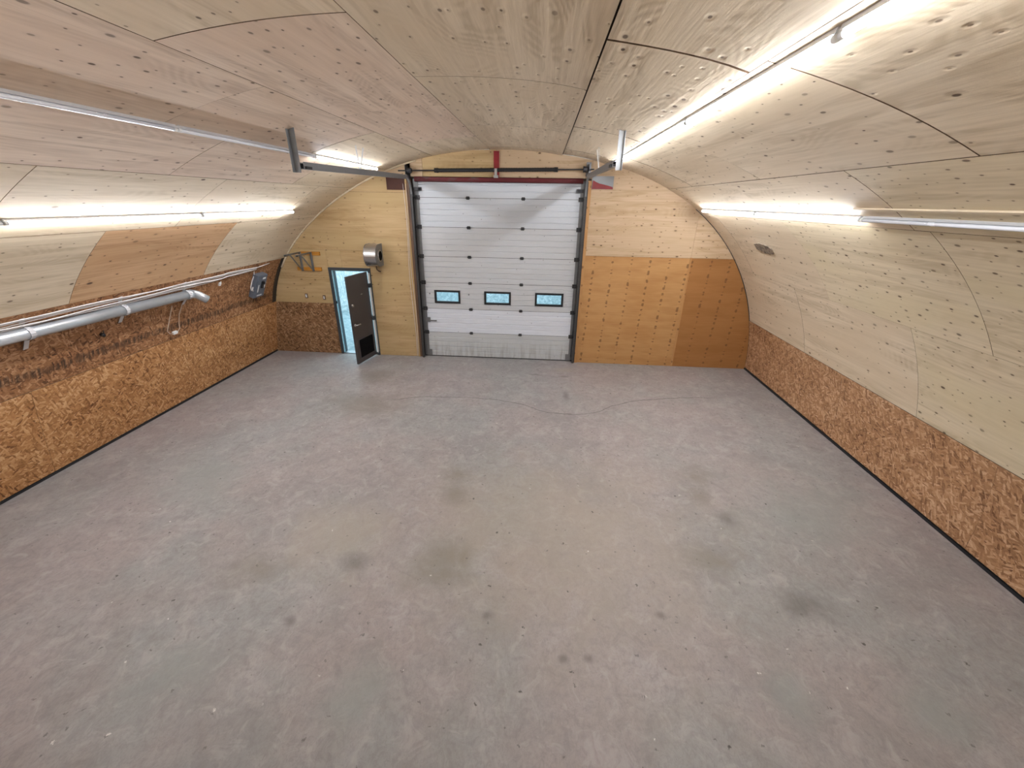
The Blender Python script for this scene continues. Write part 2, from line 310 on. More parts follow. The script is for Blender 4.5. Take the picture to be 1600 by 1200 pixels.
def concrete():
    t = NT('old_concrete'); P = t.coord('Object', False); S = t.sep(P)
    n1 = t.noise(P, 0.55, 3, 0.6, 0.0, '2D'); n2 = t.noise(t.vadd(P, (31, 7, 0)), 2.1, 6, 0.68, 0.4, '2D'); n3 = t.noise(P, 14.0, 3, 0.7, 0, '2D'); n4 = t.noise(t.vadd(P, (5, 50, 0)), 0.8, 3, 0.55, 0, '2D')
    c = t.mix(t.smooth(n1, 0.35, 0.68), (0.358, 0.314, 0.308), (0.326, 0.322, 0.318))
    c = t.mix(t.math('MULTIPLY', t.smooth(n4, 0.5, 0.75), 0.55), c, (0.278, 0.257, 0.257))
    c = t.mix(t.math('MULTIPLY', t.smooth(n2, 0.50, 0.74), 0.55), c, (0.435, 0.399, 0.394))
    c = t.mix(t.math('MULTIPLY', t.smooth(t.math('SUBTRACT', 1.0, n2), 0.50, 0.74), 0.45), c, (0.246, 0.226, 0.226))
    c = t.mix(t.math('MULTIPLY', t.smooth(n3, 0.42, 0.72), 0.34), c, (0.233, 0.217, 0.213))
    n5 = t.noise(t.vadd(t.vmul(P, (1.0, 0.6, 1)), (9, 3, 0)), 38.0, 3, 0.75, 0.8, '2D'); n6 = t.noise(t.vadd(P, (70, 13, 0)), 5.5, 4, 0.7, 0.6, '2D')
    c = t.mix(t.math('MULTIPLY', t.smooth(n5, 0.42, 0.75), 0.30), c, (0.19, 0.175, 0.172))
    c = t.mix(t.math('MULTIPLY', t.smooth(n6, 0.52, 0.72), 0.40), c, (0.46, 0.43, 0.425))
    c = t.mix(t.math('MULTIPLY', t.smooth(t.math('SUBTRACT', 1.0, n6), 0.52, 0.74), 0.40), c, (0.215, 0.195, 0.19))
    edge = t.math('ADD', t.math('MULTIPLY_ADD', n2, 1.5, -0.75), t.math('MULTIPLY_ADD', n4, 0.8, -0.4))
    tones = {3: (0.385, 0.335, 0.275), 2: (0.286, 0.306, 0.294), 0: (0.217, 0.192, 0.161), 1: (0.137, 0.125, 0.121)}
    for tn in (3, 2, 0, 1):
        acc = None
        for x, y, rx, ry, st, tt in STAINS:
            if tt != tn: continue
            n = t.node('ShaderNodeVectorMath', operation='MULTIPLY_ADD'); t.set(n.inputs[0], P); n.inputs[1].default_value = (1/rx, 1/ry, 0); n.inputs[2].default_value = (-x/rx, -y/ry, 0)
            l = t.node('ShaderNodeVectorMath', operation='LENGTH'); t.set(l.inputs[0], n.outputs[0]); r = l.outputs['Value']
            acc = r if acc is None else t.math('MINIMUM', acc, r)
        c = t.mix(t.math('MULTIPLY', t.math('SUBTRACT', 1.0, t.smooth(t.math('ADD', acc, edge), 0.0, 1.4)), {0: 0.6, 1: 0.6, 2: 0.55, 3: 0.55}[tn]), c, tones[tn])
    # hairline crack that dips in the middle
    cv = t.node('ShaderNodeFloatCurve'); t.set(cv.inputs['Value'], t.math('MULTIPLY_ADD', S[0], 0.1, 0.5))
    pts = [(-5, 6.7), (-2.93, 7.03), (-2.09, 7.27), (-0.97, 7.29), (-0.39, 7.15), (0.62, 6.8), (1.51, 7.24), (2.12, 7.55), (3.58, 7.82), (5, 7.9)]
    cm = cv.mapping.curves[0]
    while len(cm.points) < len(pts): cm.points.new(0.5, 0.5)
    for p, (x, y) in zip(cm.points, pts): p.location = (x*0.1 + 0.5, y - 6.9 + 0.3 if False else (y - 6.5)/2)
    cv.mapping.update()
    cy = t.math('MULTIPLY_ADD', cv.outputs[0], 2.0, 6.5)
    cd = t.math('ABSOLUTE', t.math('SUBTRACT', t.math('SUBTRACT', S[1], cy), t.math('MULTIPLY_ADD', n2, 0.16, -0.08)))
    ck = t.math('MULTIPLY', t.math('SUBTRACT', 1.0, t.smooth(cd, 0.005, 0.020)), t.math('MULTIPLY', t.smooth(S[0], -3.3, -2.5), t.math('SUBTRACT', 1.0, t.smooth(S[0], 3.2, 3.9))))
    c = t.mix(t.math('MULTIPLY', ck, 0.8), c, (0.14, 0.13, 0.125))
    # flecks
    for sc, th, rr, colr, off in ((2.6, 0.13, 0.040, (0.05, 0.045, 0.04), 0), (3.0, 0.09, 0.032, (0.75, 0.72, 0.70), 40), (9.0, 0.14, 0.11, (0.15, 0.14, 0.135), 80)):
        vo = t.vor(t.vadd(t.vadd(P, (off, off, 0)), t.comb(t.math('MULTIPLY', n5, 0.07), t.math('MULTIPLY', n3, 0.07))), sc); cr = t.sep(vo['Color'])
        k = t.math('MULTIPLY', t.math('LESS_THAN', cr[0], th), t.math('SUBTRACT', 1.0, t.smooth(vo['Distance'], rr*0.5, rr)))
        c = t.mix(t.math('MULTIPLY', k, 0.8), c, colr)
    t.bump(n3, 0.12, 0.006)
    return t.fin(c, t.math('MULTIPLY_ADD', n2, 0.25, 0.40), 0, 0.4)
MT['concrete'] = concrete()

# ---------------------------------------------------------------- the vault profile
PR = [(-6.73,0.0),(-6.655,0.40),(-6.575,0.81),(-6.484,1.234),(-6.367,1.637),(-6.201,2.01),(-5.986,2.353),(-5.728,2.669),(-5.435,2.96),(-5.114,3.228),(-4.773,3.473),(-4.416,3.695),(-4.046,3.893),(-3.668,4.066),(-3.281,4.213),(-2.887,4.334),(-2.487,4.429),(-2.081,4.498),(-1.672,4.545),(-1.258,4.57),(-0.843,4.575),(-0.426,4.563),(-0.009,4.533),(0.406,4.487),(0.818,4.423),(1.226,4.339),(1.627,4.234),(2.02,4.105),(2.401,3.948),(2.77,3.761),(3.121,3.542),(3.451,3.291),(3.757,3.008),(4.034,2.695),(4.279,2.356),(4.488,1.995),(4.66,1.617),(4.793,1.227),(4.889,0.827),(4.951,0.419),(4.98,0.0)]
DS = 16.608/40; YE = 9.544; YB = -6.2
def prof(s):
    q = min(max(s/DS, 0), 39.9999); i = int(q); f = q - i
    p = [Vector(PR[min(max(i+k, 0), 40)]) for k in (-1, 0, 1, 2)]
    if i == 0: p[0] = 2*p[1] - p[2]
    if i == 39: p[3] = 2*p[2] - p[1]
    a = 0.5*(2*p[1] + (p[2]-p[0])*f + (2*p[0]-5*p[1]+4*p[2]-p[3])*f*f + (3*p[1]-p[0]-3*p[2]+p[3])*f**3)
    return a
def pn(s):
    t = (prof(s + 0.02) - prof(s - 0.02)).normalized(); return Vector((t.y, -t.x)), t
def vp(s, y, off=0.0):
    """point on the vault: arc length s from the left floor edge, depth y, off metres into the room"""
    p = prof(s) + pn(s)[0]*off; return Vector((p.x, y, p.y))
def sheet(parent, name, mat, s0, s1, y0, y1, lift=0.0, bulge=0.004, gap=0.004, lip=(0, 0), th=0.011, label=None):
    ns = max(2, int((s1 - s0)/0.12)); ny = max(2, int((y1 - y0)/0.5)); m = MB()
    s0 += gap/2; s1 -= gap/2; y0 += gap/2; y1 -= gap/2; ph = random.uniform(0, 6)
    for off in (0, -th):
        for i in range(ns + 1):
            a = i/ns; s = s0 + (s1 - s0)*a
            for j in range(ny + 1):
                b = j/ny; y = y0 + (y1 - y0)*b
                l = lift + bulge*math.sin(ph + 5.0*y)*math.sin(math.pi*a)*0.5 + lip[0]*(1-a)**6 + lip[1]*a**6
                m.v.append(tuple(vp(s, y, l + off)))
    w = ny + 1; N = (ns + 1)*w
    for i in range(ns):
        for j in range(ny):
            k = i*w + j
            m.f.append((k, k+1, k+w+1, k+w)); m.f.append((N+k, N+k+w, N+k+w+1, N+k+1)); m.sm += [True, True]
    top = list(m.v); src = list(range(2*N))
    def side(q):
        b0 = len(m.v)
        for k in q: m.v.append(top[k]); src.append(k)
        m.f.append(tuple(range(b0, b0+4))); m.sm.append(None)
    for i in range(ns):
        for j in (0, ny): k = i*w + j; side((k, k+w, N+k+w, N+k))
    for j in range(ny):
        for i in (0, ns): k = i*w + j; side((k, N+k, N+k+1, k+1))
    # unwrap by arc length
    uv = []
    for off in (0, 1):
        for i in range(ns+1):
            for j in range(ny+1): uv.append((y0 + (y1-y0)*j/ny, s0 + (s1-s0)*i/ns))
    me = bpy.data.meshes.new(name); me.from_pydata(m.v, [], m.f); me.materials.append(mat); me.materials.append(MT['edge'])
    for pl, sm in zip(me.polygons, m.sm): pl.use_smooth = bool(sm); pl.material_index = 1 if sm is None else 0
    ul = me.uv_layers.new(name='UVMap')
    for lp in me.loops: ul.data[lp.index].uv = uv[src[lp.vertex_index]]
    o = link(bpy.data.objects.new(name, me), parent)
    if label: o['label'] = label
    return o
def shell(name, s0, s1, off=0.022, th=0.06):
    m = MB(); n = max(3, int((s1-s0)/0.15)); pts = []
    for i in range(n+1):
        s = s0 + (s1-s0)*i/n; pts.append((vp(s, 0, -off), vp(s, 0, -off-th)))
    poly = [(p.x, p.z) for p, q in pts] + [(q.x, q.z) for p, q in reversed(pts)]
    N = len(poly); v = [(x, YB, z) for x, z in poly] + [(x, YE + 0.2, z) for x, z in poly]
    f = [(i, (i+1) % N, (i+1) % N + N, i + N) for i in range(N)]
    for base in (0, N):
        for i in range(n): f.append((base+i, base+i+1, base+N-2-i, base+N-1-i))
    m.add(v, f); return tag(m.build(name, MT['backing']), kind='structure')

# ---------------------------------------------------------------- floor and shells
m = MB(); m.box((-6.95, YB - 0.2, -0.15), (5.15, 9.75, 0.0))
floor = tag(m.build('floor', MT['concrete']), kind='structure')
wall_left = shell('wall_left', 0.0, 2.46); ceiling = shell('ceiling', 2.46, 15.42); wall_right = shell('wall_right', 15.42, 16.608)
# plywood sheets over the vault: bands (s0, s1, [depth cuts], materials, lifts)
BE, PK, KN, RG, TN, GD = (MT[k] for k in ('ply_beige', 'ply_pink', 'ply_knotty', 'ply_ring', 'ply_tan', 'ply_gold'))
BANDS = [
    (2.46, 3.72, [YB, -0.1, 2.34, 4.76, 7.02, YE], [BE, BE, BE, TN, BE]),
    (3.72, 4.82, [YB, -1.36, 1.08, 3.52, 5.74, 8.18, YE], [BE]*6),
    (4.82, 5.70, [YB, -0.1, 2.38, 4.82, 7.26, YE], [BE, PK, PK, PK, BE]),
    (5.70, 6.76, [YB, -0.92, 1.52, 3.96, 6.42, 8.86, YE], [BE, PK, PK, PK, BE, BE]),
    (6.76, 7.98, [YB, -1.96, 0.48, 2.90, 5.34, 7.78, YE], [BE, PK, BE, PK, PK, BE]),
    (7.98, 9.46, [YB, -1.9, 0.54, 2.98 + 1.22, 6.64, 9.08, YE], [BE, RG, RG, RG, BE, BE]),
    (9.46, 10.36, [YB, -1.78, 0.66, 3.10, 6.20, 8.64, YE], [BE, RG, RG, RG, BE, BE]),
    (10.36, 11.77, [YB, -1.94, 0.50, 2.92, 5.60, 8.04, YE], [BE, BE, RG, BE, BE, BE]),
    (11.77, 12.66, [YB, -0.74, 1.70, 4.12, 6.56, 9.0, YE], [BE, KN, KN, BE, BE, BE]),
    (12.66, 14.14, [YB, -0.92, 1.52, 3.96, 6.40, 8.84, YE], [BE, KN, KN, KN, BE, BE]),
    (14.14, 15.42, [YB, -2.4, 0.04, 2.48, 4.92, 7.36, YE], [BE, KN, KN, KN, BE, BE]),
]
for s0, s1, cuts, mats in BANDS:
    cuts = list(cuts)
    for y0, y1, mt in zip(cuts[:-1], cuts[1:], mats):
        lip = (0, 0); gap = 0.009 if s0 in (6.76, 10.36) else 0.0055 if s0 < 12 else 0.0035; lift = random.uniform(-0.001, 0.001)
        if s1 == 9.46 and y0 >= 0.5: lip = (0, 0.022); lift = 0.003      # sheet that has sprung loose at its right edge
        if s0 == 9.46: gap = 0.014
        if s1 == 10.36: lip = (0, 0.014); gap = 0.03
        if s0 == 10.36: gap = 0.011
        o = sheet(ceiling, 'plywood_sheet', mt, s0, s1, y0, y1, lift, 0.002, gap, lip)
        if mt is TN: o['label'] = 'tan plywood sheet darker than its neighbours'
for y0, y1 in ((YB, -1.2), (-1.2, 1.24), (1.24, 3.68), (3.68, 6.12), (6.12, 8.4), (8.4, 9.40)):
    sheet(wall_left, 'osb_sheet', MT['osb_dark'], 1.20, 2.46, y0, y1, -0.003, 0.003, 0.003)
for y0, y1 in ((YB, -0.6), (-0.6, 1.84), (1.84, 4.28), (4.28, 6.72), (6.72, YE)):
    sheet(wall_left, 'osb_sheet', MT['osb'], 0.05, 1.31, y0, y1, 0.016, 0.003, 0.003)
for y0, y1 in ((YB, -1.0), (-1.0, 1.44), (1.44, 3.88), (3.88, 6.32), (6.32, YE)):
    sheet(wall_right, 'osb_sheet', MT['osb_right'], 15.40, 16.56, y0, y1, 0.010, 0.003, 0.003)
for nm, s0, s1 in (('baseboard_left', 0.0, 0.06), ('baseboard_right', 16.56, 16.608)):
    m = MB(); a, b = vp(s0, 0, 0.02), vp(s1, 0, 0.02); lo, hi = (a, b) if a.z < b.z else (b, a); sg = 1 if lo.x < 0 else -1
    m.box((min(lo.x, lo.x - sg*0.05), YB, 0.0), (max(lo.x, lo.x - sg*0.05), YE, 0.035))
    tag(m.build(nm, MT['black']), kind='structure')

# unseen mezzanine under the viewer, added to bounce light onto the vault
m = MB(); m.box((-6.15, YB, 1.95), (4.45, 0.15, 2.05)); tag(m.build('floor_mezzanine', MT['ply_beige'], uvf=lambda v: (v[1], v[0])), kind='structure')
# ---------------------------------------------------------------- end wall
ARCH = [(prof(i*16.608/120).x, prof(i*16.608/120).y) for i in range(121)]
def clip(poly, x0, x1, z0, z1):
    for ax, val, keep in ((0, x0, 1), (0, x1, -1), (1, z0, 1), (1, z1, -1)):
        out = []; n = len(poly)
        for i in range(n):
            a, b = poly[i], poly[(i+1) % n]; da, db = (a[ax]-val)*keep, (b[ax]-val)*keep
            if da >= 0: out.append(a)
            if (da > 0 > db) or (da < 0 < db):
                k = da/(da-db); out.append((a[0]+(b[0]-a[0])*k, a[1]+(b[1]-a[1])*k))
        poly = out
        if not poly: return []
    return poly
def wallpiece(m, x0, x1, z0, z1, y0, y1):
    p = clip(ARCH, x0, x1, z0, z1)
    if len(p) > 2: m.prism(p, lambda q: (q[0], y0, q[1]), lambda q: (q[0], y1, q[1]))
    return m
m = MB()
for r in ((-7, -5.0, 0, 5), (-5.0, -4.0, 2.13, 5), (-4.0, -2.93, 0, 5), (-2.93, 0.93, 4.02, 5), (0.93, 6, 0, 5)):
    wallpiece(m, *r, YE + 0.013, YE + 0.17)
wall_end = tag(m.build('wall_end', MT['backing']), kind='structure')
def endsheet(name, mat, x0, x1, z0, z1, y=YE, g=0.004):
    m = MB(); wallpiece(m, x0 + g/2, x1 - g/2, z0 + g/2, z1 - g/2, y, YE + 0.012)
    return m.build(name, mat, wall_end, uvf=lambda v: (v[0], v[2]))
GO, PL = MT['ply_gold'], MT['ply_pale']
endsheet('osb_sheet', MT['osb_end'], -7, -5.0, 0, 1.28)
endsheet('plywood_sheet', GO, -7, -5.0, 1.28, 2.53)
endsheet('plywood_sheet', GO, -5.0, -4.66, 2.13, 2.53); endsheet('plywood_sheet', GO, -4.66, -4.0, 2.13, 2.53)
endsheet('plywood_sheet', GO, -4.0, -2.95, 0, 2.53)
endsheet('plywood_sheet', GO, -7, -2.95, 2.53, 3.75); endsheet('plywood_sheet', GO, -7, -3.4, 3.75, 5)
endsheet('plywood_sheet', PL, -3.4, -2.60, 3.75 if False else 4.06, 5, YE - 0.010)
endsheet('plywood_sheet', GO, -3.4, -2.95, 3.75, 4.06)
endsheet('plywood_sheet', GO, -2.60, -1.03, 4.06, 5); endsheet('plywood_sheet', PL, -1.03, 0.95, 4.06, 5)
endsheet('plywood_sheet', PL, 0.95, 3.24, 2.53, 5, YE - 0.008); endsheet('plywood_sheet', PL, 3.24, 6, 2.53, 5, YE - 0.006)
endsheet('plywood_sheet', MT['ply_orange'], 0.95, 3.24, 0, 2.53)['label'] = 'orange plywood sheet with vertical rows of tear-outs'
endsheet('plywood_sheet', MT['ply_rust'], 3.26, 6, 0, 2.53)['label'] = 'deeper orange plywood sheet in the corner'
m = MB(); m.box((3.225, YE - 0.014, 0), (3.262, YE + 0.01, 2.54)); m.build('seam_batten', MT['ply_orange'], wall_end, uvf=lambda v: (v[2], v[0]))
# jambs of the large opening
for k, (x0, x1, y0) in enumerate(((-3.0, -2.965, YE - 0.02), (-2.965, -2.885, YE - 0.006), (0.872, 0.955, YE - 0.02))):
    m = MB(); m.box((x0, y0, 0), (x1, YE + 0.17, 4.02))
    tag(m.build('trim_%d' % (k + 1), (MT['lumber'], plain('stained_lumber', (0.19, 0.105, 0.062), 0.6, 0, 0.3, 5), MT['ply_orange'])[k], uvf=lambda v: (v[2], v[0] + v[1])), kind='structure')
# pale edge strip where the vault meets the end wall, left side
m = MB(); pts = [vp(2.2 + i*0.12, YE - 0.02, 0.012) for i in range(36)]
m.tube(pts, 0.02, 6); tag(m.build('trim_4', MT['ply_beige'], uvf=lambda v: (v[0], v[2])), kind='structure')
m = MB(); pts = [vp(12.5 + i*0.12, YE - 0.010, 0.002) for i in range(34)]
m.tube(pts, 0.010, 6); tag(m.build('trim_5', MT['darksteel']), kind='structure')
# back wall behind the camera
m = MB(); wallpiece(m, -8, 6, 0, 6, YB - 0.1, YB)
tag(m.build('wall_back', GD, uvf=lambda v: (v[0], v[2])), kind='structure')

# ---------------------------------------------------------------- sectional overhead door (door_1)
door = tag(empty('door_1', (-1.0, 9.62, 0)), kind='structure')
DX0, DX1, DY = -2.85, 0.84, 9.615
ZS = [0.02, 0.63, 1.22, 1.84, 2.43, 3.06, 3.66, 4.05]
MS = ['panel_dirty', 'panel_new', 'panel_warm', 'panel_warm', 'panel_warm', 'panel', 'panel']
WIN = [(-2.515, -1.915), (-1.32, -0.71), (-0.12, 0.52)]; WZ = (1.365, 1.655)
def section_outline(z0, z1, ribs):
    """side view of a section: shallow V grooves on the inside face"""
    p = [(DY, z0 + 0.004)]
    for k in range(1, ribs):
        z = z0 + (z1 - z0)*k/ribs; p += [(DY, z - 0.012), (DY + 0.010, z - 0.004), (DY + 0.010, z + 0.004), (DY, z + 0.012)]
    return p + [(DY, z1 - 0.004), (DY + 0.045, z1 - 0.004), (DY + 0.045, z0 + 0.004)]
for i in range(7):
    z0, z1 = ZS[i], ZS[i+1]; m = MB()
    def ext(x0, x1, za, zb, ribs):
        m.prism(section_outline(za, zb, ribs), lambda q: (x0, q[0], q[1]), lambda q: (x1, q[0], q[1]))
    if i == 2:
        xs = [DX0] + [v for w in WIN for v in w] + [DX1]
        for k in range(0, 8, 2): ext(xs[k], xs[k+1], z0, z1, 5)
        for w in WIN: ext(w[0], w[1], z0, WZ[0] + 0.004, 1); ext(w[0], w[1], WZ[1] - 0.004, z1, 2)
    else: ext(DX0, DX1, z0, z1, 5 if i < 6 else 3)
    if i < 6: m.box((DX0, DY + 0.022, z1 - 0.012), (DX1, DY + 0.043, z1 + 0.0035))
    sec = m.build('door_section', MT[MS[i]], door)
    if i == 0: sec['label'] = 'soiled bottom door section with splash stains'
    if i == 1: sec['label'] = 'bright clean replacement door section'
    for x0, x1 in ((DX0, DX0 + 0.115), (DX1 - 0.095, DX1)):
        m = MB(); m.box((x0, DY - 0.006, z0 + 0.006), (x1, DY + 0.001, z1 - 0.006)); m.build('end_stile', MT['greymetal'], sec)
    if i == 2:
        for w in WIN:
            m = MB(); a, b = w; f = 0.045
            m.box((a-.01, DY-.014, WZ[0]-.01), (b+.01, DY+.05, WZ[0]+f-.01)); m.box((a-.01, DY-.014, WZ[1]-f+.01), (b+.01, DY+.05, WZ[1]+.01))
            m.box((a-.01, DY-.014, WZ[0]+f-.01), (a+f-.01, DY+.05, WZ[1]-f+.01)); m.box((b-f+.01, DY-.014, WZ[0]+f-.01), (b+.01, DY+.05, WZ[1]-f+.01))
            m.build('window_frame', MT['black'], sec)
            m = MB(); m.box((a+.03, DY+.015, WZ[0]+.03), (b-.03, DY+.02, WZ[1]-.03)); m.build('window_pane', MT['glass'], sec)
    if i < 6:
        m = MB(); m.box((DX0 + 0.116, DY + 0.0015, z1 - 0.0038), (DX1 - 0.096, DY + 0.0215, z1 + 0.0038)); m.build('joint_seal', MT['black'], sec)
    if i == 2:
        for x in (-2.64, -1.70): m = MB(); m.tube([(x, DY - .008, 1.575), (x, DY + .001, 1.575)], [.014, .02], 8); m.build('bolt', MT['greymetal'], sec)
    if i > 0:
        for x in (-1.66, -0.46):
            m = MB(); m.box((x-.035, DY-.012, z0-.032), (x+.035, DY-.001, z0+.032)); m.tube([(x-.045, DY-.016, z0), (x+.045, DY-.016, z0)], 0.014, 8)
            m.build('hinge', MT['darksteel'], sec)
        for sg, x in ((-1, DX0 + 0.085), (1, DX1 - 0.075)):
            m = MB(); m.box((x-.05, DY-.016, z0-.045), (x+.05, DY-.004, z0+.045)); m.tube([(x, DY-.035, z0), (x+sg*.085, DY-.035, z0)], 0.011, 8)
            m.tube([(x+sg*.06, DY-.035, z0), (x+sg*.09, DY-.035, z0)], 0.022, 10)
            m.build('roller_hinge', MT['darksteel'], sec)
    if i == 6:
        for sg, x in ((-1, DX0 + 0.11), (1, DX1 - 0.105)):
            m = MB(); m.box((x-.075, DY-.03, 3.79), (x+.075, DY-.004, 3.86)); m.box((x-.075, DY-.10, 3.80), (x+.03, DY-.03, 3.85)); m.build('top_roller_bracket', MT['darksteel'], sec)
    if i == 0:
        for x in (DX0 + 0.12, DX1 - 0.11):
            m = MB(); m.box((x-.06, DY-.014, z0), (x+.06, DY-.002, z0+.16)); m.build('corner_bracket', MT['greymetal'], sec)
        m = MB(); m.box((DX0, DY+.004, -0.0), (DX1, DY+.045, z0+.004)); m.build('bottom_seal', MT['black'], sec)
    if i == 1:
        m = MB(); m.box((-2.77, DY-.03, 0.89), (-2.66, DY-.002, 1.0)); m.bar((-2.68, DY-.035, 0.925), (-2.50, DY-.035, 0.925), 0.02, 0.03); m.build('slide_latch', MT['greymetal'], sec)

for a, b in (((-2.97, 9.665, 0), (-2.79, 9.70, 4.05)), ((0.79, 9.665, 0), (0.96, 9.70, 4.05)), ((-2.97, 9.665, 4.0), (0.96, 9.70, 4.12))):
    m = MB(); m.box(a, b); m.build('door_seal', MT['black'], door)
# ---------------------------------------------------------------- door tracks
def track(x, sg, yend, zend, ztop, label):
    root = empty('door_track', (x, YE, 0)); tag(root, label, 'door track', 'overhead door tracks')
    yv = 9.50
    m = MB()   # vertical channel: C section
    m.box((x-.02, yv-.03, 0), (x+.02, yv-.026, 3.72)); m.box((x+sg*.02-.003, yv-.03, 0), (x+sg*.02+.003, yv+.03, 3.72)); m.box((x-.02, yv+.026, 0), (x+.02, yv+.03, 3.72))
    m.build('vertical_track', MT['tracksteel'], root)
    m = MB()   # angle that stands off the jamb
    m.box((x+sg*.026-.003, yv-.01, 0), (x+sg*.026+.003, YE+.0, 4.22)); m.box((min(x+sg*.023, x+sg*.045), YE-.034, 0), (max(x+sg*.023, x+sg*.045), YE-.028, 4.0))
    m.build('wall_angle', MT['darksteel'], root)
    pts = [(x, yv, 3.68)]
    for k in range(9):
        a = k/8*math.pi/2; pts.append((x, yv - 0.34*(1 - math.cos(a)), 3.70 + (ztop - 3.70)*math.sin(a)))
    m = MB()
    for a, b in zip(pts[:-1], pts[1:]): m.bar(a, b, 0.045, 0.04, (1, 0, 0))
    m.build('track_curve', MT['greymetal'], root)
    m = MB(); A, B = Vector((x, yv - 0.33, ztop)), Vector((x, yend, zend))
    m.bar(A, B, 0.05, 0.008); m.bar(A + Vector((sg*.026, 0, -.028)), B + Vector((sg*.026, 0, -.028)), 0.006, 0.07); m.bar(A + Vector((0, 0, -.06)), B + Vector((0, 0, -.06)), 0.05, 0.008)
    m.bar(A + Vector((-sg*.022, 0, -.02)), B + Vector((-sg*.022, 0, -.02)), 0.005, 0.07)
    m.build('horizontal_track', MT['greymetal'], root)
    zc = vp(5.0, 0).z
    # ceiling height above the track end
    s = min((abs(prof(q*0.02).x - (x + sg*0.0)), q*0.02) for q in range(200, 640))[1]; zc = prof(s).y
    m = MB(); xh = x + sg*0.05
    m.box((xh-.035, yend-.01, zend-.10), (xh+.035, yend-.004, zc-.005)); m.box((xh+sg*.035-.003, yend-.06, zend-.10), (xh+sg*.035+.003, yend-.004, zc-.005))
    m.build('hanger', MT['greymetal'] if sg < 0 else MT['steel'], root)
    m = MB(); m.box((x-.05, yend+.02, zend-.06), (x+.05, yend+.14, zend-.03)); m.build('end_stop', MT['black'], root)
    ym = yend + (1.75 if sg < 0 else 1.9)
    zt = zend + (ztop - zend)*(ym - yend)/(yv - yend)
    s2 = min((abs(prof(q*0.02).x - (x - 0.0)), q*0.02) for q in range(200, 640))[1]
    m = MB()
    m.bar((x + sg*.03, ym, zt - .02), (x - sg*.02, ym - .18, prof(s2).y - .01), 0.035, 0.004, (1, 0, 0)); m.bar((x + sg*.03, ym, zt - .02), (x - sg*.02, ym + .10, prof(s2).y - .01), 0.035, 0.004, (1, 0, 0))
    m.build('hanger_strap', MT['white'], root)
    return root
track(-2.86, -1, 5.23, 3.98, 4.06, 'grey overhead door track left of the door with hanger reaching the plywood')
track(0.845, 1, 5.83, 4.08, 4.11, 'overhead door track right of the door beside the long lit tube')

# torsion spring shaft
root = tag(empty('torsion_spring', (-1.0, YE, 4.19)), 'black torsion spring on a shaft above the white overhead door', 'door spring')
ysh = 9.41
def zsh(x): return 4.165 + (x + 2.83)*0.0155
m = MB(); m.tube([(-3.08, ysh, zsh(-3.08)), (0.97, ysh, zsh(0.97))], 0.013, 8); m.build('shaft', MT['darksteel'], root)
for xa, xb in ((-2.30, -1.06), (-1.0, 0.23)):
    m = MB(); n = 46; m.tube([(xa + (xb-xa)*k/n, ysh, zsh(xa + (xb-xa)*k/n)) for k in range(n+1)], [0.034 + 0.003*(k % 2) for k in range(n+1)], 12); sp = m.build('spring', MT['black'], root)
    m = MB(); xe = xa + 0.03 if xa < -2 else xb - 0.03; m.tube([(xe-.04, ysh, zsh(xe)), (xe+.04, ysh, zsh(xe))], 0.044, 12); m.build('winding_cone', MT['black'], sp)
for sg, x in ((-1, -2.84), (1, 0.80)):
    m = MB(); m.tube([(x-.05, ysh, zsh(x)), (x-.03, ysh, zsh(x)), (x+.03, ysh, zsh(x)), (x+.05, ysh, zsh(x))], [.062, .052, .052, .04], 16); m.build('cable_drum', MT['darksteel'], root)
    m = MB(); m.box((x+sg*.07-.005, ysh-.07, zsh(x)-.10), (x+sg*.07+.005, YE-.004, zsh(x)+.10)); m.box((x+sg*.07-.05, YE-.010, zsh(x)-.12), (x+sg*.07+.05, YE-.002, zsh(x)+.14)); m.build('bearing_plate', MT['darksteel'] if sg < 0 else MT['greymetal'], root)
    m = MB(); m.tube([(x+sg*.01, ysh-.05, zsh(x)), (x+sg*.0, 9.58, 0.12)], 0.004, 5); m.build('lift_cable', MT['darksteel'], root)
m = MB(); m.box((-1.055, ysh-.03, 4.09), (-1.005, ysh+.03, 4.22)); m.box((-1.075, ysh+.02, 4.05), (-0.985, YE-.058, 4.10)); m.build('centre_bracket', MT['steel'], root)
# pull ropes down the left jamb
for k, dx in enumerate((0.0, 0.045)):
    m = MB(); x = -3.035 + dx
    m.tube([(x + 0.02*math.sin(q*0.7 + k), 9.50, 3.92 - q*0.3) for q in range(14)], 0.005, 5)
    tag(m.build('pull_rope', MT['cable']), 'thin pale rope beside the left door track, the one %s the track' % ('farther from', 'nearer')[k], 'rope', 'ropes beside the overhead door')

# header beam of red steel
root = tag(empty('header_beam', (-1.0, YE, 4.0)), 'dark red steel header beam above the white overhead door', 'beam')
m = MB(); m.box((-2.78, 9.50, 3.965), (0.78, 9.60, 3.975)); m.box((-2.78, 9.50, 3.965), (0.78, 9.512, 4.062)); m.box((-2.78, 9.50, 4.05), (0.78, 9.56, 4.062)); m.build('beam_face', MT['red'], root)
m = MB(); m.box((-3.40, 9.525, 3.80), (-2.97, 9.543, 4.05)); m.build('end_plate', MT['oxide'], root)
m = MB(); m.box((0.96, 9.525, 3.865), (1.40, 9.5355, 4.11)); m.build('end_plate', MT['greymetal'], root)
m = MB(); m.prism([(0.965, 3.868), (1.395, 3.868), (1.39, 3.91), (1.22, 3.95), (1.10, 3.975), (0.98, 4.03)], lambda q: (q[0], 9.519, q[1]), lambda q: (q[0], 9.526, q[1])); m.build('red_primer', MT['redstrip'], root)
m = MB(); m.box((-1.085, 9.515, 4.062), (-0.972, 9.542, 4.545)); m.build('post', MT['redstrip'], root)

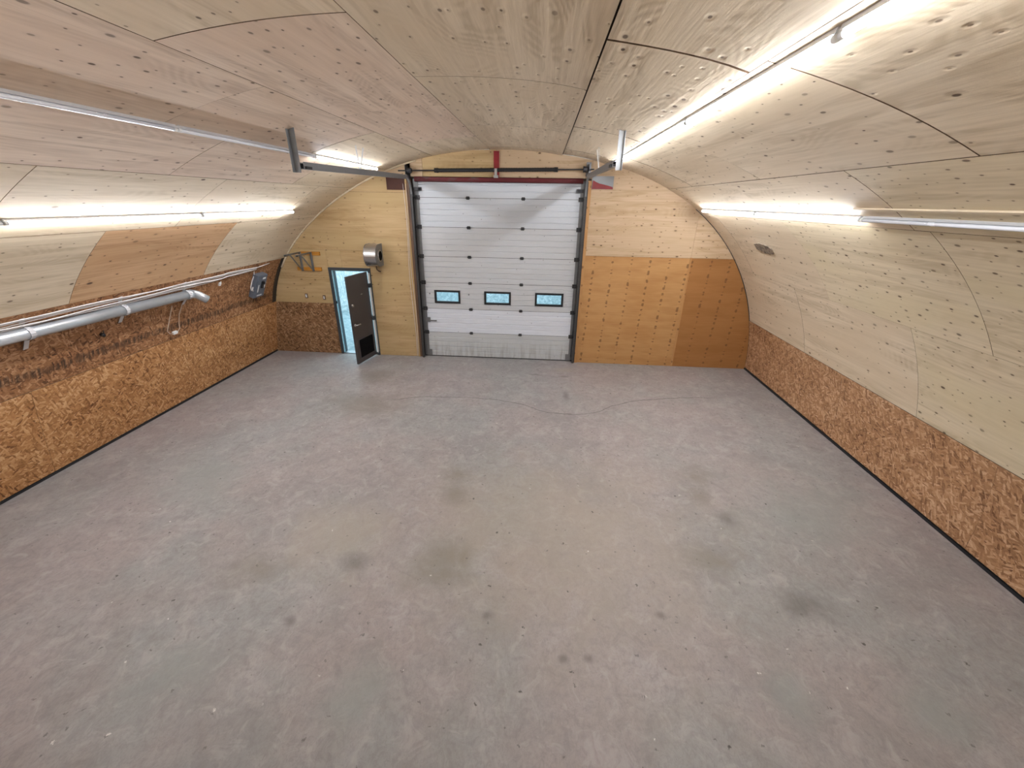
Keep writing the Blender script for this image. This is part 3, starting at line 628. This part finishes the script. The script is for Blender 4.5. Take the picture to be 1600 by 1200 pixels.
# ---------------------------------------------------------------- side door (door_2)
door2 = tag(empty('door_2', (-4.5, YE, 0)), kind='structure')
m = MB()
m.box((-5.005, YE-.02, 0), (-4.945, YE+.17, 2.135)); m.box((-4.055, YE-.02, 0), (-3.995, YE+.17, 2.135)); m.box((-4.945, YE-.02, 2.075), (-4.055, YE+.17, 2.135))
m.box((-4.945, YE+.06, 0), (-4.93, YE+.17, 2.075))
fr = m.build('door_frame', MT['framegrey'], door2)
m = MB(); m.box((-4.944, YE+.005, 0.03), (-4.932, YE+.05, 2.07)); m.box((-4.93, YE+.005, 2.055), (-4.07, YE+.05, 2.074)); m.build('weatherstrip', plain('pale_weatherstrip', (0.35, 0.55, 0.62), 0.5), fr)
m = MB(); m.box((-4.95, YE-.006, 1.28), (-4.925, YE+.03, 1.34)); m.build('strike_plate', MT['black'], fr)
m = MB(); m.box((-4.945, YE-.01, -0.002), (-4.055, YE+.17, 0.018)); m.build('threshold', MT['steel'], door2)
# leaf, swung into the room about the right-hand jamb
H0 = Vector((-4.065, YE-.03, 0)); FR = Vector((-4.215, 8.73, 0)); d = (FR - H0); LW = d.length; d.normalize(); nrm = Vector((-d.y, d.x, 0))
if nrm.x < 0: nrm = -nrm      # face seen from the room
def lp(a, b, z): q = H0 + d*a + nrm*b; return (q.x, q.y, z)
def lbox(m, a0, a1, b0, b1, z0, z1):
    c = (Vector(lp(a0, b0, z0)) + Vector(lp(a1, b1, z1)))/2
    return m.obox(c, d*(a1-a0)/2, nrm*(b1-b0)/2, Vector((0, 0, (z1-z0)/2)))
m = MB(); lbox(m, 0.015, LW, -0.045, 0.0, 0.035, 2.06); leaf = m.build('door_leaf', MT['doorgrey'], door2, 0.003)
m = MB(); lbox(m, 0.10, LW-.10, 0.0, 0.012, 0.14, 0.62); lbox(m, 0.12, LW-.12, 0.012, 0.014, 0.16, 0.60); vent = m.build('vent_frame', MT['doorgrey'], leaf)
m = MB(); lbox(m, 0.125, LW-.125, 0.012, 0.0155, 0.165, 0.595)
for k in range(9): lbox(m, 0.125, LW-.125, 0.0155, 0.021, 0.175 + k*.046, 0.19 + k*.046)
m.build('vent_grille', plain('vent_black', (0.005, 0.005, 0.006), 0.9, 0, 0.05, spec=0.1), leaf)
m = MB(); m.tube([lp(LW-.07, 0, 1.42), lp(LW-.07, .03, 1.42)], [.032, .026], 14); m.build('deadbolt', MT['stainless'], leaf)
m = MB(); m.tube([lp(LW-.07, 0, .97), lp(LW-.07, .015, .97)], .033, 14); m.tube([lp(LW-.07, .01, .97), lp(LW-.07, .06, .97)], .012, 8); m.tube([lp(LW-.07, .055, .97), lp(LW-.20, .06, .968)], .014, 8); m.build('lever_handle', MT['stainless'], leaf)
m = MB(); lbox(m, .30, .36, 0, .003, 1.60, 1.612); m.build('name_plate', MT['stainless'], leaf)
for z0, z1 in ((0.08, 0.92), (1.02, 1.70), (1.80, 2.03)):
    m = MB(); m.box((-4.052, YE-.062, z0), (-4.018, YE-.018, z1)); m.build('gap_light_strip', MT['white'], fr)  # white strips stand in for daylight showing through the hinge gaps
for z in (0.045, 0.97, 1.75):
    m = MB(); m.tube([(-4.048, YE-.060, z-.05 if z > .1 else .03), (-4.048, YE-.060, z+.05)], .016, 8); m.box((-4.06, YE-.06, z-.05 if z > .1 else .03), (-4.016, YE-.018, z+.05)); m.build('hinge', MT['framegrey'], leaf)

# ---------------------------------------------------------------- outside in the snow
m = MB(); m.box((-30, 9.75, -0.35), (25, 60, -0.12))
tag(m.build('ground', MT['snow']), kind='structure')
m = MB(); nx, ny = 90, 24; x0, x1, y0, y1 = -26.0, 16.0, 14.0, 19.0
def hz(x, y):
    a = (y - y0)/(y1 - y0); r = math.sin(x*0.9) + math.sin(x*2.3 + 1) * .6 + math.sin(x*5.1 + y*3) * .35
    return -0.13 + (min(1, a*1.25)**0.6)*(5.2 + 0.35*r) + 0.10*math.sin(x*9 + y*5)*min(1, a*3)
for i in range(nx+1):
    for j in range(ny+1):
        x = x0 + (x1-x0)*i/nx; y = y0 + (y1-y0)*j/ny
        m.v.append((x, y + 0.25*math.sin(x*3.3 + j), hz(x, y)))
for i in range(nx):
    for j in range(ny): k = i*(ny+1)+j; m.f.append((k, k+ny+1, k+ny+2, k+1)); m.sm.append(True)
b = len(m.v); m.v += [(x0, y1, -.13), (x1, y1, -.13)]
tag(m.build('frosted_thicket', MT['frost']), 'pale frosted thicket outside behind the open side door', 'thicket')

# ---------------------------------------------------------------- tube lights
def light(s, y0, y1, lit, label, off=0.0):
    c = vp(s, (y0+y1)/2); root = empty('tube_light', c); tag(root, label, 'tube light', 'tube lights along the vault')
    n, t = pn(s); N = Vector((n.x, 0, n.y)); T = Vector((t.x, 0, t.y)); Y = Vector((0, 1, 0))
    def P(y, o, w=0): q = vp(s, y, o) + T*w; return q
    ym = (y0+y1)/2; h = (y1-y0)/2
    m = MB(); m.obox(P(ym, 0.009 + off), Y*(h-.004), T*0.019, N*0.008); m.obox(P(ym, 0.020 + off, .018), Y*(h-.004), T*.0015, N*.006); m.obox(P(ym, 0.020 + off, -.018), Y*(h-.004), T*.0015, N*.006)
    m.build('housing', MT['alu'], root)
    m = MB(); m.tube([P(y0 + .03, 0.036 + off), P(y1 - .03, 0.036 + off)], 0.0165, 8); m.build('tube', MT['lit'] if lit else MT['unlit'], root)
    for y in (y0 + .015, y1 - .015):
        m = MB(); m.tube([P(y - .015, 0.036 + off), P(y + .015, 0.036 + off)], 0.0185, 10); m.obox(P(y, .020 + off), Y*.015, T*.012, N*.012); m.build('end_cap', MT['white'], root)
    return root
L = light
L(5.735, 6.52, 8.93, True, 'lit tube light behind the left hanger of the overhead door track')
L(5.735, 4.09, 6.50, False, 'unlit tube light high on the left, reaching the left door track hanger')
L(5.735, 1.66, 4.07, False, 'unlit tube light high on the left cut by the left picture edge')
L(4.00, 5.99, 8.32, True, 'lit tube light low on the left, its far end by the end wall')
L(4.00, 3.63, 5.97, True, 'lit tube light low on the left between two other lit tubes')
L(4.00, 1.27, 3.61, True, 'lit tube light low on the left, nearest of its row')
L(10.43, 6.66, 8.78, True, 'lit tube light high on the right, ending by the right door track hanger')
L(10.43, 4.52, 6.64, True, 'lit tube light in the middle of the long lit row high on the right')
L(10.43, 2.38, 4.50, True, 'lit tube light high on the right, second from the top picture edge')
L(10.43, -0.03, 2.36, True, 'lit tube light high on the right cut by the top picture edge')
L(12.50, 6.86, 9.10, True, 'lit tube light low on the right touching the end wall')
L(12.50, 4.62, 6.84, True, 'lit tube light low on the right before the unlit tube')
L(12.50, 2.22, 4.60, False, 'unlit tube light low on the right cut by the right picture edge')
# unseen lit tubes added behind the viewer to brighten the near vault
for sr, rw in ((4.00, 'low left'), (12.50, 'low right'), (5.735, 'high left'), (10.43, 'high right')):
    for ya, yb, w in ((-2.62, -0.22, 'just'), (-5.06, -2.64, 'far')):
        L(sr, ya, yb, True, 'unseen added lit tube of the %s row %s behind the viewer' % (rw, w))
# thin wooden strip along the row low on the right
m = MB(); n, t = pn(12.36); m.obox(vp(12.36, 2.4, 0.012), (0, 2.2, 0), Vector((t.x, 0, t.y))*0.012, Vector((n.x, 0, n.y))*0.008)
tag(m.build('trim_6', MT['ply_beige'], uvf=lambda v: (v[1], v[0])), kind='structure')

# ---------------------------------------------------------------- duct, cables, boxes on the left wall
root = tag(empty('duct_pipe', vp(2.06, 5.0, 0.12)), 'round galvanised pipe strapped along the left wall under white cables', 'pipe')
PX, PZ = -6.10, 2.075
def pz(y): return PZ - 0.014*(y - 4.9)
m = MB(); m.tube([(PX, 1.0, pz(1.0)), (PX, 6.72, pz(6.72))], 0.072, 20); m.build('straight_duct', MT['duct'], root)
m = MB(); el = []
for k in range(9):
    a = k/8*math.radians(58); R = 0.20
    f = R*math.sin(a); s_ = R*(1 - math.cos(a)); el.append((PX + s_*0.55, 6.72 + f, pz(6.72) - s_*0.8))
e0, e1 = Vector(el[-2]), Vector(el[-1]); dd = (e1 - e0).normalized(); el.append(tuple(e1 + dd*0.10))
m.tube(el, 0.072, 20); m.build('elbow', MT['duct'], root)
m = MB(); m.tube([(PX, 6.66, pz(6.66)), (PX, 6.76, pz(6.76))], 0.0755, 20); m.build('joint_collar', MT['duct'], root)
for y in (2.9, 4.28, 5.50, 6.66):
    m = MB(); pts = []
    base = vp(2.40, y - 0.04, 0.012)
    pts.append(base)
    for k in range(11):
        a = math.radians(120 - k*24); pts.append(Vector((PX + 0.078*math.cos(a) , y, pz(y) + 0.078*math.sin(a))))
    pts.append(vp(1.92, y + .02, 0.012))
    for a, b in zip(pts[:-1], pts[1:]):
        if (Vector(b)-Vector(a)).length > 1e-4: m.bar(a, b, 0.005, 0.055, (0, 1, 0))
    m.build('strap', MT['zinc'], root)
for k in range(6):
    m = MB(); pts = []
    for q in range(61):
        y = 1.0 + q*7.5/60
        sag = 0.016*math.sin(y*1.9 + k*1.1) + 0.010*math.sin(y*4.3 + k*2.2)
        spread = (k - 2.5)*0.027*(1.0 if y < 7.4 else max(0.35, 1 - (y-7.4)*0.6))
        pts.append(vp(2.335 + spread + sag*0.7 + (0.02 if y > 7.5 else 0), y, 0.018 + 0.008*(k % 3)))
    m.tube(pts, 0.0085, 6); o = m.build('electrical_cable', MT['cable'])
    tag(o, ('lowest', 'second lowest', 'third lowest', 'third highest', 'second highest', 'topmost')[k] + ' white electrical cable of the bundle above the galvanised pipe', 'cable', 'cables along the left wall')
# safety switch
sb, st = 1.66, 2.19; yb0, yb1 = 8.50, 8.84
mid = vp(1.92, 8.67, 0); n, t = pn(1.92); N = Vector((n.x, 0, n.y)); T = Vector((t.x, 0, t.y)); Y = Vector((0, 1, 0))
root = tag(empty('safety_switch', mid), 'grey electrical safety switch box with black lever on the left wall', 'switch box')
def bx(cy, ct, cn, hy, ht, hn): return MB().obox(mid + Y*cy + T*ct + N*cn, Y*hy, T*ht, N*hn)
bx(0, 0, .065, .165, .27, .055).build('body', MT['boxgrey'], root, 0.008)
bx(.015, 0, .124, .15, .255, .006).build('cover', MT['boxgrey'], root, 0.003)
mm = bx(.02, .05, .145, .028, .075, .018); mm.obox(mid + Y*.02 + T*.10 + N*.165, Y*.02, T*.03, N*.02); mm.build('lever', MT['black'], root)
bx(.06, .19, .1315, .05, .02, .002).build('rating_sticker', MT['white'], root); bx(-.08, -.04, .1315, .014, .09, .002).build('warning_sticker', MT['white'], root)
bx(.125, .02, .1315, .012, .07, .002).build('warning_sticker', MT['white'], root); bx(0, -.21, .1315, .08, .012, .002).build('maker_sticker', MT['white'], root)
m = MB(); m.tube([mid + Y*a + T*b + N*c for a, b, c in ((-.16, .33, .02), (-.15, .24, .03), (-.20, .12, .04), (-.235, .0, .06), (-.225, -.07, .08), (-.17, -.10, .085))], .011, 7)
m.tube([mid + Y*a + T*b + N*c for a, b, c in ((-.16, -.10, .085), (-.21, -.05, .09), (-.19, .0, .08))], .013, 7)
tag(m.build('feed_cable', MT['cable']), 'looped white cable feeding the grey safety switch', 'cable')
m = MB(); m.tube([vp(2.36 + .02*k, 8.45 + .16*k, .02) for k in range(4)], .008, 6); tag(m.build('cable_end', MT['cable']), 'short loose white cable end above the safety switch', 'cable')
# hanging cord with socket box
root = tag(empty('hanging_socket', vp(1.40, 6.4, 0.03)), 'small socket hanging by a pale looped cord below the pipe elbow', 'socket')
m = MB()
m.tube([vp(1.99, 6.40, .05), vp(1.80, 6.41, .03), vp(1.62, 6.39, .025), vp(1.50, 6.36, .025), vp(1.44, 6.40, .035), vp(1.43, 6.48, .04)], .008, 6)
m.tube([vp(1.97, 6.62, .05), vp(1.75, 6.60, .03), vp(1.58, 6.61, .025), vp(1.48, 6.62, .03), vp(1.44, 6.56, .04)], .007, 6); m.build('cord', plain('tan_cord', (0.55, 0.42, 0.32), 0.6), root)
n, t = pn(1.43); m = MB(); m.obox(vp(1.43, 6.51, .030), (0, .045, 0), Vector((t.x, 0, t.y))*.024, Vector((n.x, 0, n.y))*.02); m.build('socket_body', MT['white'], root, .006)
# small black knob under the pipe, white clip near the switch
n, t = pn(1.78); m = MB(); c = vp(1.80, 5.25, 0.0); m.tube([c, c + Vector((n.x, 0, n.y))*.05], [.03, .02], 10); m.tube([c + Vector((n.x, 0, n.y))*.04, c + Vector((n.x, 0, n.y))*.045 + Vector((0, .01, .07))], .007, 6)
tag(m.build('black_hook', MT['black']), 'small black hook on the left wall under the pipe', 'hook')
m = MB(); c = vp(2.16, 7.52, 0.0); n, t = pn(2.16); m.obox(c + Vector((n.x, 0, n.y))*.012, (0, .022, 0), Vector((t.x, 0, t.y))*.03, Vector((n.x, 0, n.y))*.014); m.obox(c + Vector((n.x, 0, n.y))*.012 + Vector((0, .025, .035)), (0, .012, 0), (0, 0, .012), (.014, 0, 0))
tag(m.build('cable_clip', MT['white']), 'white plastic clip on the wall between pipe elbow and safety switch', 'clip')

# ---------------------------------------------------------------- things on the end wall
# blower with round side inlet
root = tag(empty('wall_blower', (-3.72, YE, 2.43)), 'stainless drum-shaped blower with black round inlet above the side door', 'blower')
xa, xb = -3.93, -3.66; rr = 0.235; yc, zc = YE - 0.20, 2.455
poly = [(YE-.002, zc + rr)] + [(yc + rr*math.cos(math.radians(90 + k*10)), zc + rr*math.sin(math.radians(90 + k*10))) for k in range(0, 19)] + [(YE-.002, zc - rr)]
m = MB(); m.prism(poly, lambda q: (xa, q[0], q[1]), lambda q: (xb, q[0], q[1])); body = m.build('housing', MT['stainless'], root)
for sx in (xa, xb):
    m = MB(); p2 = [(yc + (p[0]-yc)*1.03 if p[0] < YE-.01 else p[0], zc + (p[1]-zc)*1.03) for p in poly]
    m.prism(p2, lambda q: (sx-.006, q[0], q[1]), lambda q: (sx+.006, q[0], q[1])); m.build('side_rim', MT['greymetal'], root)
m = MB(); c0 = (xb+.006, yc + .02, zc - .01); m.tube([c0, (xb+.016, c0[1], c0[2])], [.130, .120], 24); m.build('inlet_ring', MT['stainless'], root)
m = MB(); m.tube([(xb+.012, c0[1], c0[2]), (xb+.0175, c0[1], c0[2])], .105, 24); m.build('inlet_opening', plain('matte_black', (0.004, 0.004, 0.004), 0.95, 0, 0.05, spec=0.1), root)
m = MB(); m.tube([(-3.80, YE-.10, zc - rr + .01), (-3.80, YE-.09, zc - rr - .09), (-3.77, YE-.07, zc - rr - .13), (-3.74, YE-.03, zc - rr - .15)], .014, 8); m.build('power_cord', plain('brown_cord', (0.10, 0.055, 0.035), 0.6), root)
# battens and folding brackets
for (x0, x1, z, lab) in ((-5.62, -5.14, 2.44, 'upper short orange wooden batten behind the shelf brackets'), (-5.74, -5.16, 2.09, 'lower short orange wooden batten behind the shelf brackets')):
    m = MB(); m.box((x0, YE-.040, z-.040), (x1, YE-.002, z+.040)); tag(m.build('wood_batten', MT['batten'], bevel=.003, uvf=lambda v: (v[0], v[2])), lab, 'batten', 'battens on the end wall')
for xbk, lab, mt in ((-5.60, 'steel shelf bracket on the end wall, the one nearer the left corner', 'steel'), (-5.34, 'steel shelf bracket on the end wall, the one nearer the side door', 'steel')):
    root = tag(empty('shelf_bracket', (xbk, YE - .04, 2.05)), lab, 'bracket', 'shelf brackets on the end wall')
    y0 = YE - .043; out = 0.62
    m = MB(); m.box((xbk-.018, y0-.006, 2.04), (xbk+.018, y0, 2.475)); m.box((xbk-.018, y0-.036, 2.04), (xbk-.012, y0, 2.475)); m.build('upright', MT['greymetal'], root)
    m = MB(); m.box((xbk-.018, y0-out, 2.47), (xbk+.018, y0, 2.476)); m.box((xbk-.018, y0-out, 2.436), (xbk-.012, y0, 2.476)); m.build('arm', MT['steel'], root)
    m = MB(); m.bar((xbk, y0-.02, 2.06), (xbk, y0-.42, 2.455), .030, .006, (1, 0, 0)); m.bar((xbk-.012, y0-.02, 2.06), (xbk-.012, y0-.42, 2.455), .006, .03, (1, 0, 0)); m.build('brace', MT['steel'], root)
    m = MB(); m.tube([(xbk-.024, y0-out+.02, 2.45), (xbk+.024, y0-out+.02, 2.45)], .012, 8); m.build('bolt', MT['black'], root)
# two sockets
for x, z, lab in ((-5.66, 1.45, 'small wall socket left of the side door, nearer the corner'), (-5.22, 1.42, 'small wall socket left of the side door, nearer its frame')):
    root = tag(empty('wall_socket', (x, YE, z)), lab, 'socket', 'small sockets by the side door')
    m = MB(); m.box((x-.032, YE-.018, z-.055), (x+.032, YE-.001, z+.055)); m.build('box', plain('brown_box', (0.14, 0.085, 0.05), 0.6), root, .004)
    m = MB(); m.box((x-.016, YE-.024, z-.034), (x+.016, YE-.016, z+.034)); m.build('face', MT['white'], root, .002)
# weathered patch on the right-hand plywood
m = MB(); n, t = pn(13.39); N = Vector((n.x, 0, n.y)); T = Vector((t.x, 0, t.y)); c = vp(13.39, 7.74, .012)
def patch_pt(y, w): return c + Vector((0, y, 0)) + T*w
pp = [(-.30, -.02), (-.27, .09), (.02, .115), (.30, .06), (.28, -.07), (.05, -.11), (-.2, -.08)]
m.prism(pp, lambda q: patch_pt(*q) - N*.010, lambda q: patch_pt(*q) + N*.002)
pt = NT('weathered_grey_patch'); P = pt.coord('Object'); tag(m.build('grey_patch', pt.fin(pt.mix(pt.smooth(pt.noise(P, 16, 4, .7), .35, .65), (0.085, 0.062, 0.045), (0.30, 0.24, 0.18)), .7)), 'dark grey torn patch on the right vault below the lit tube', 'patch')
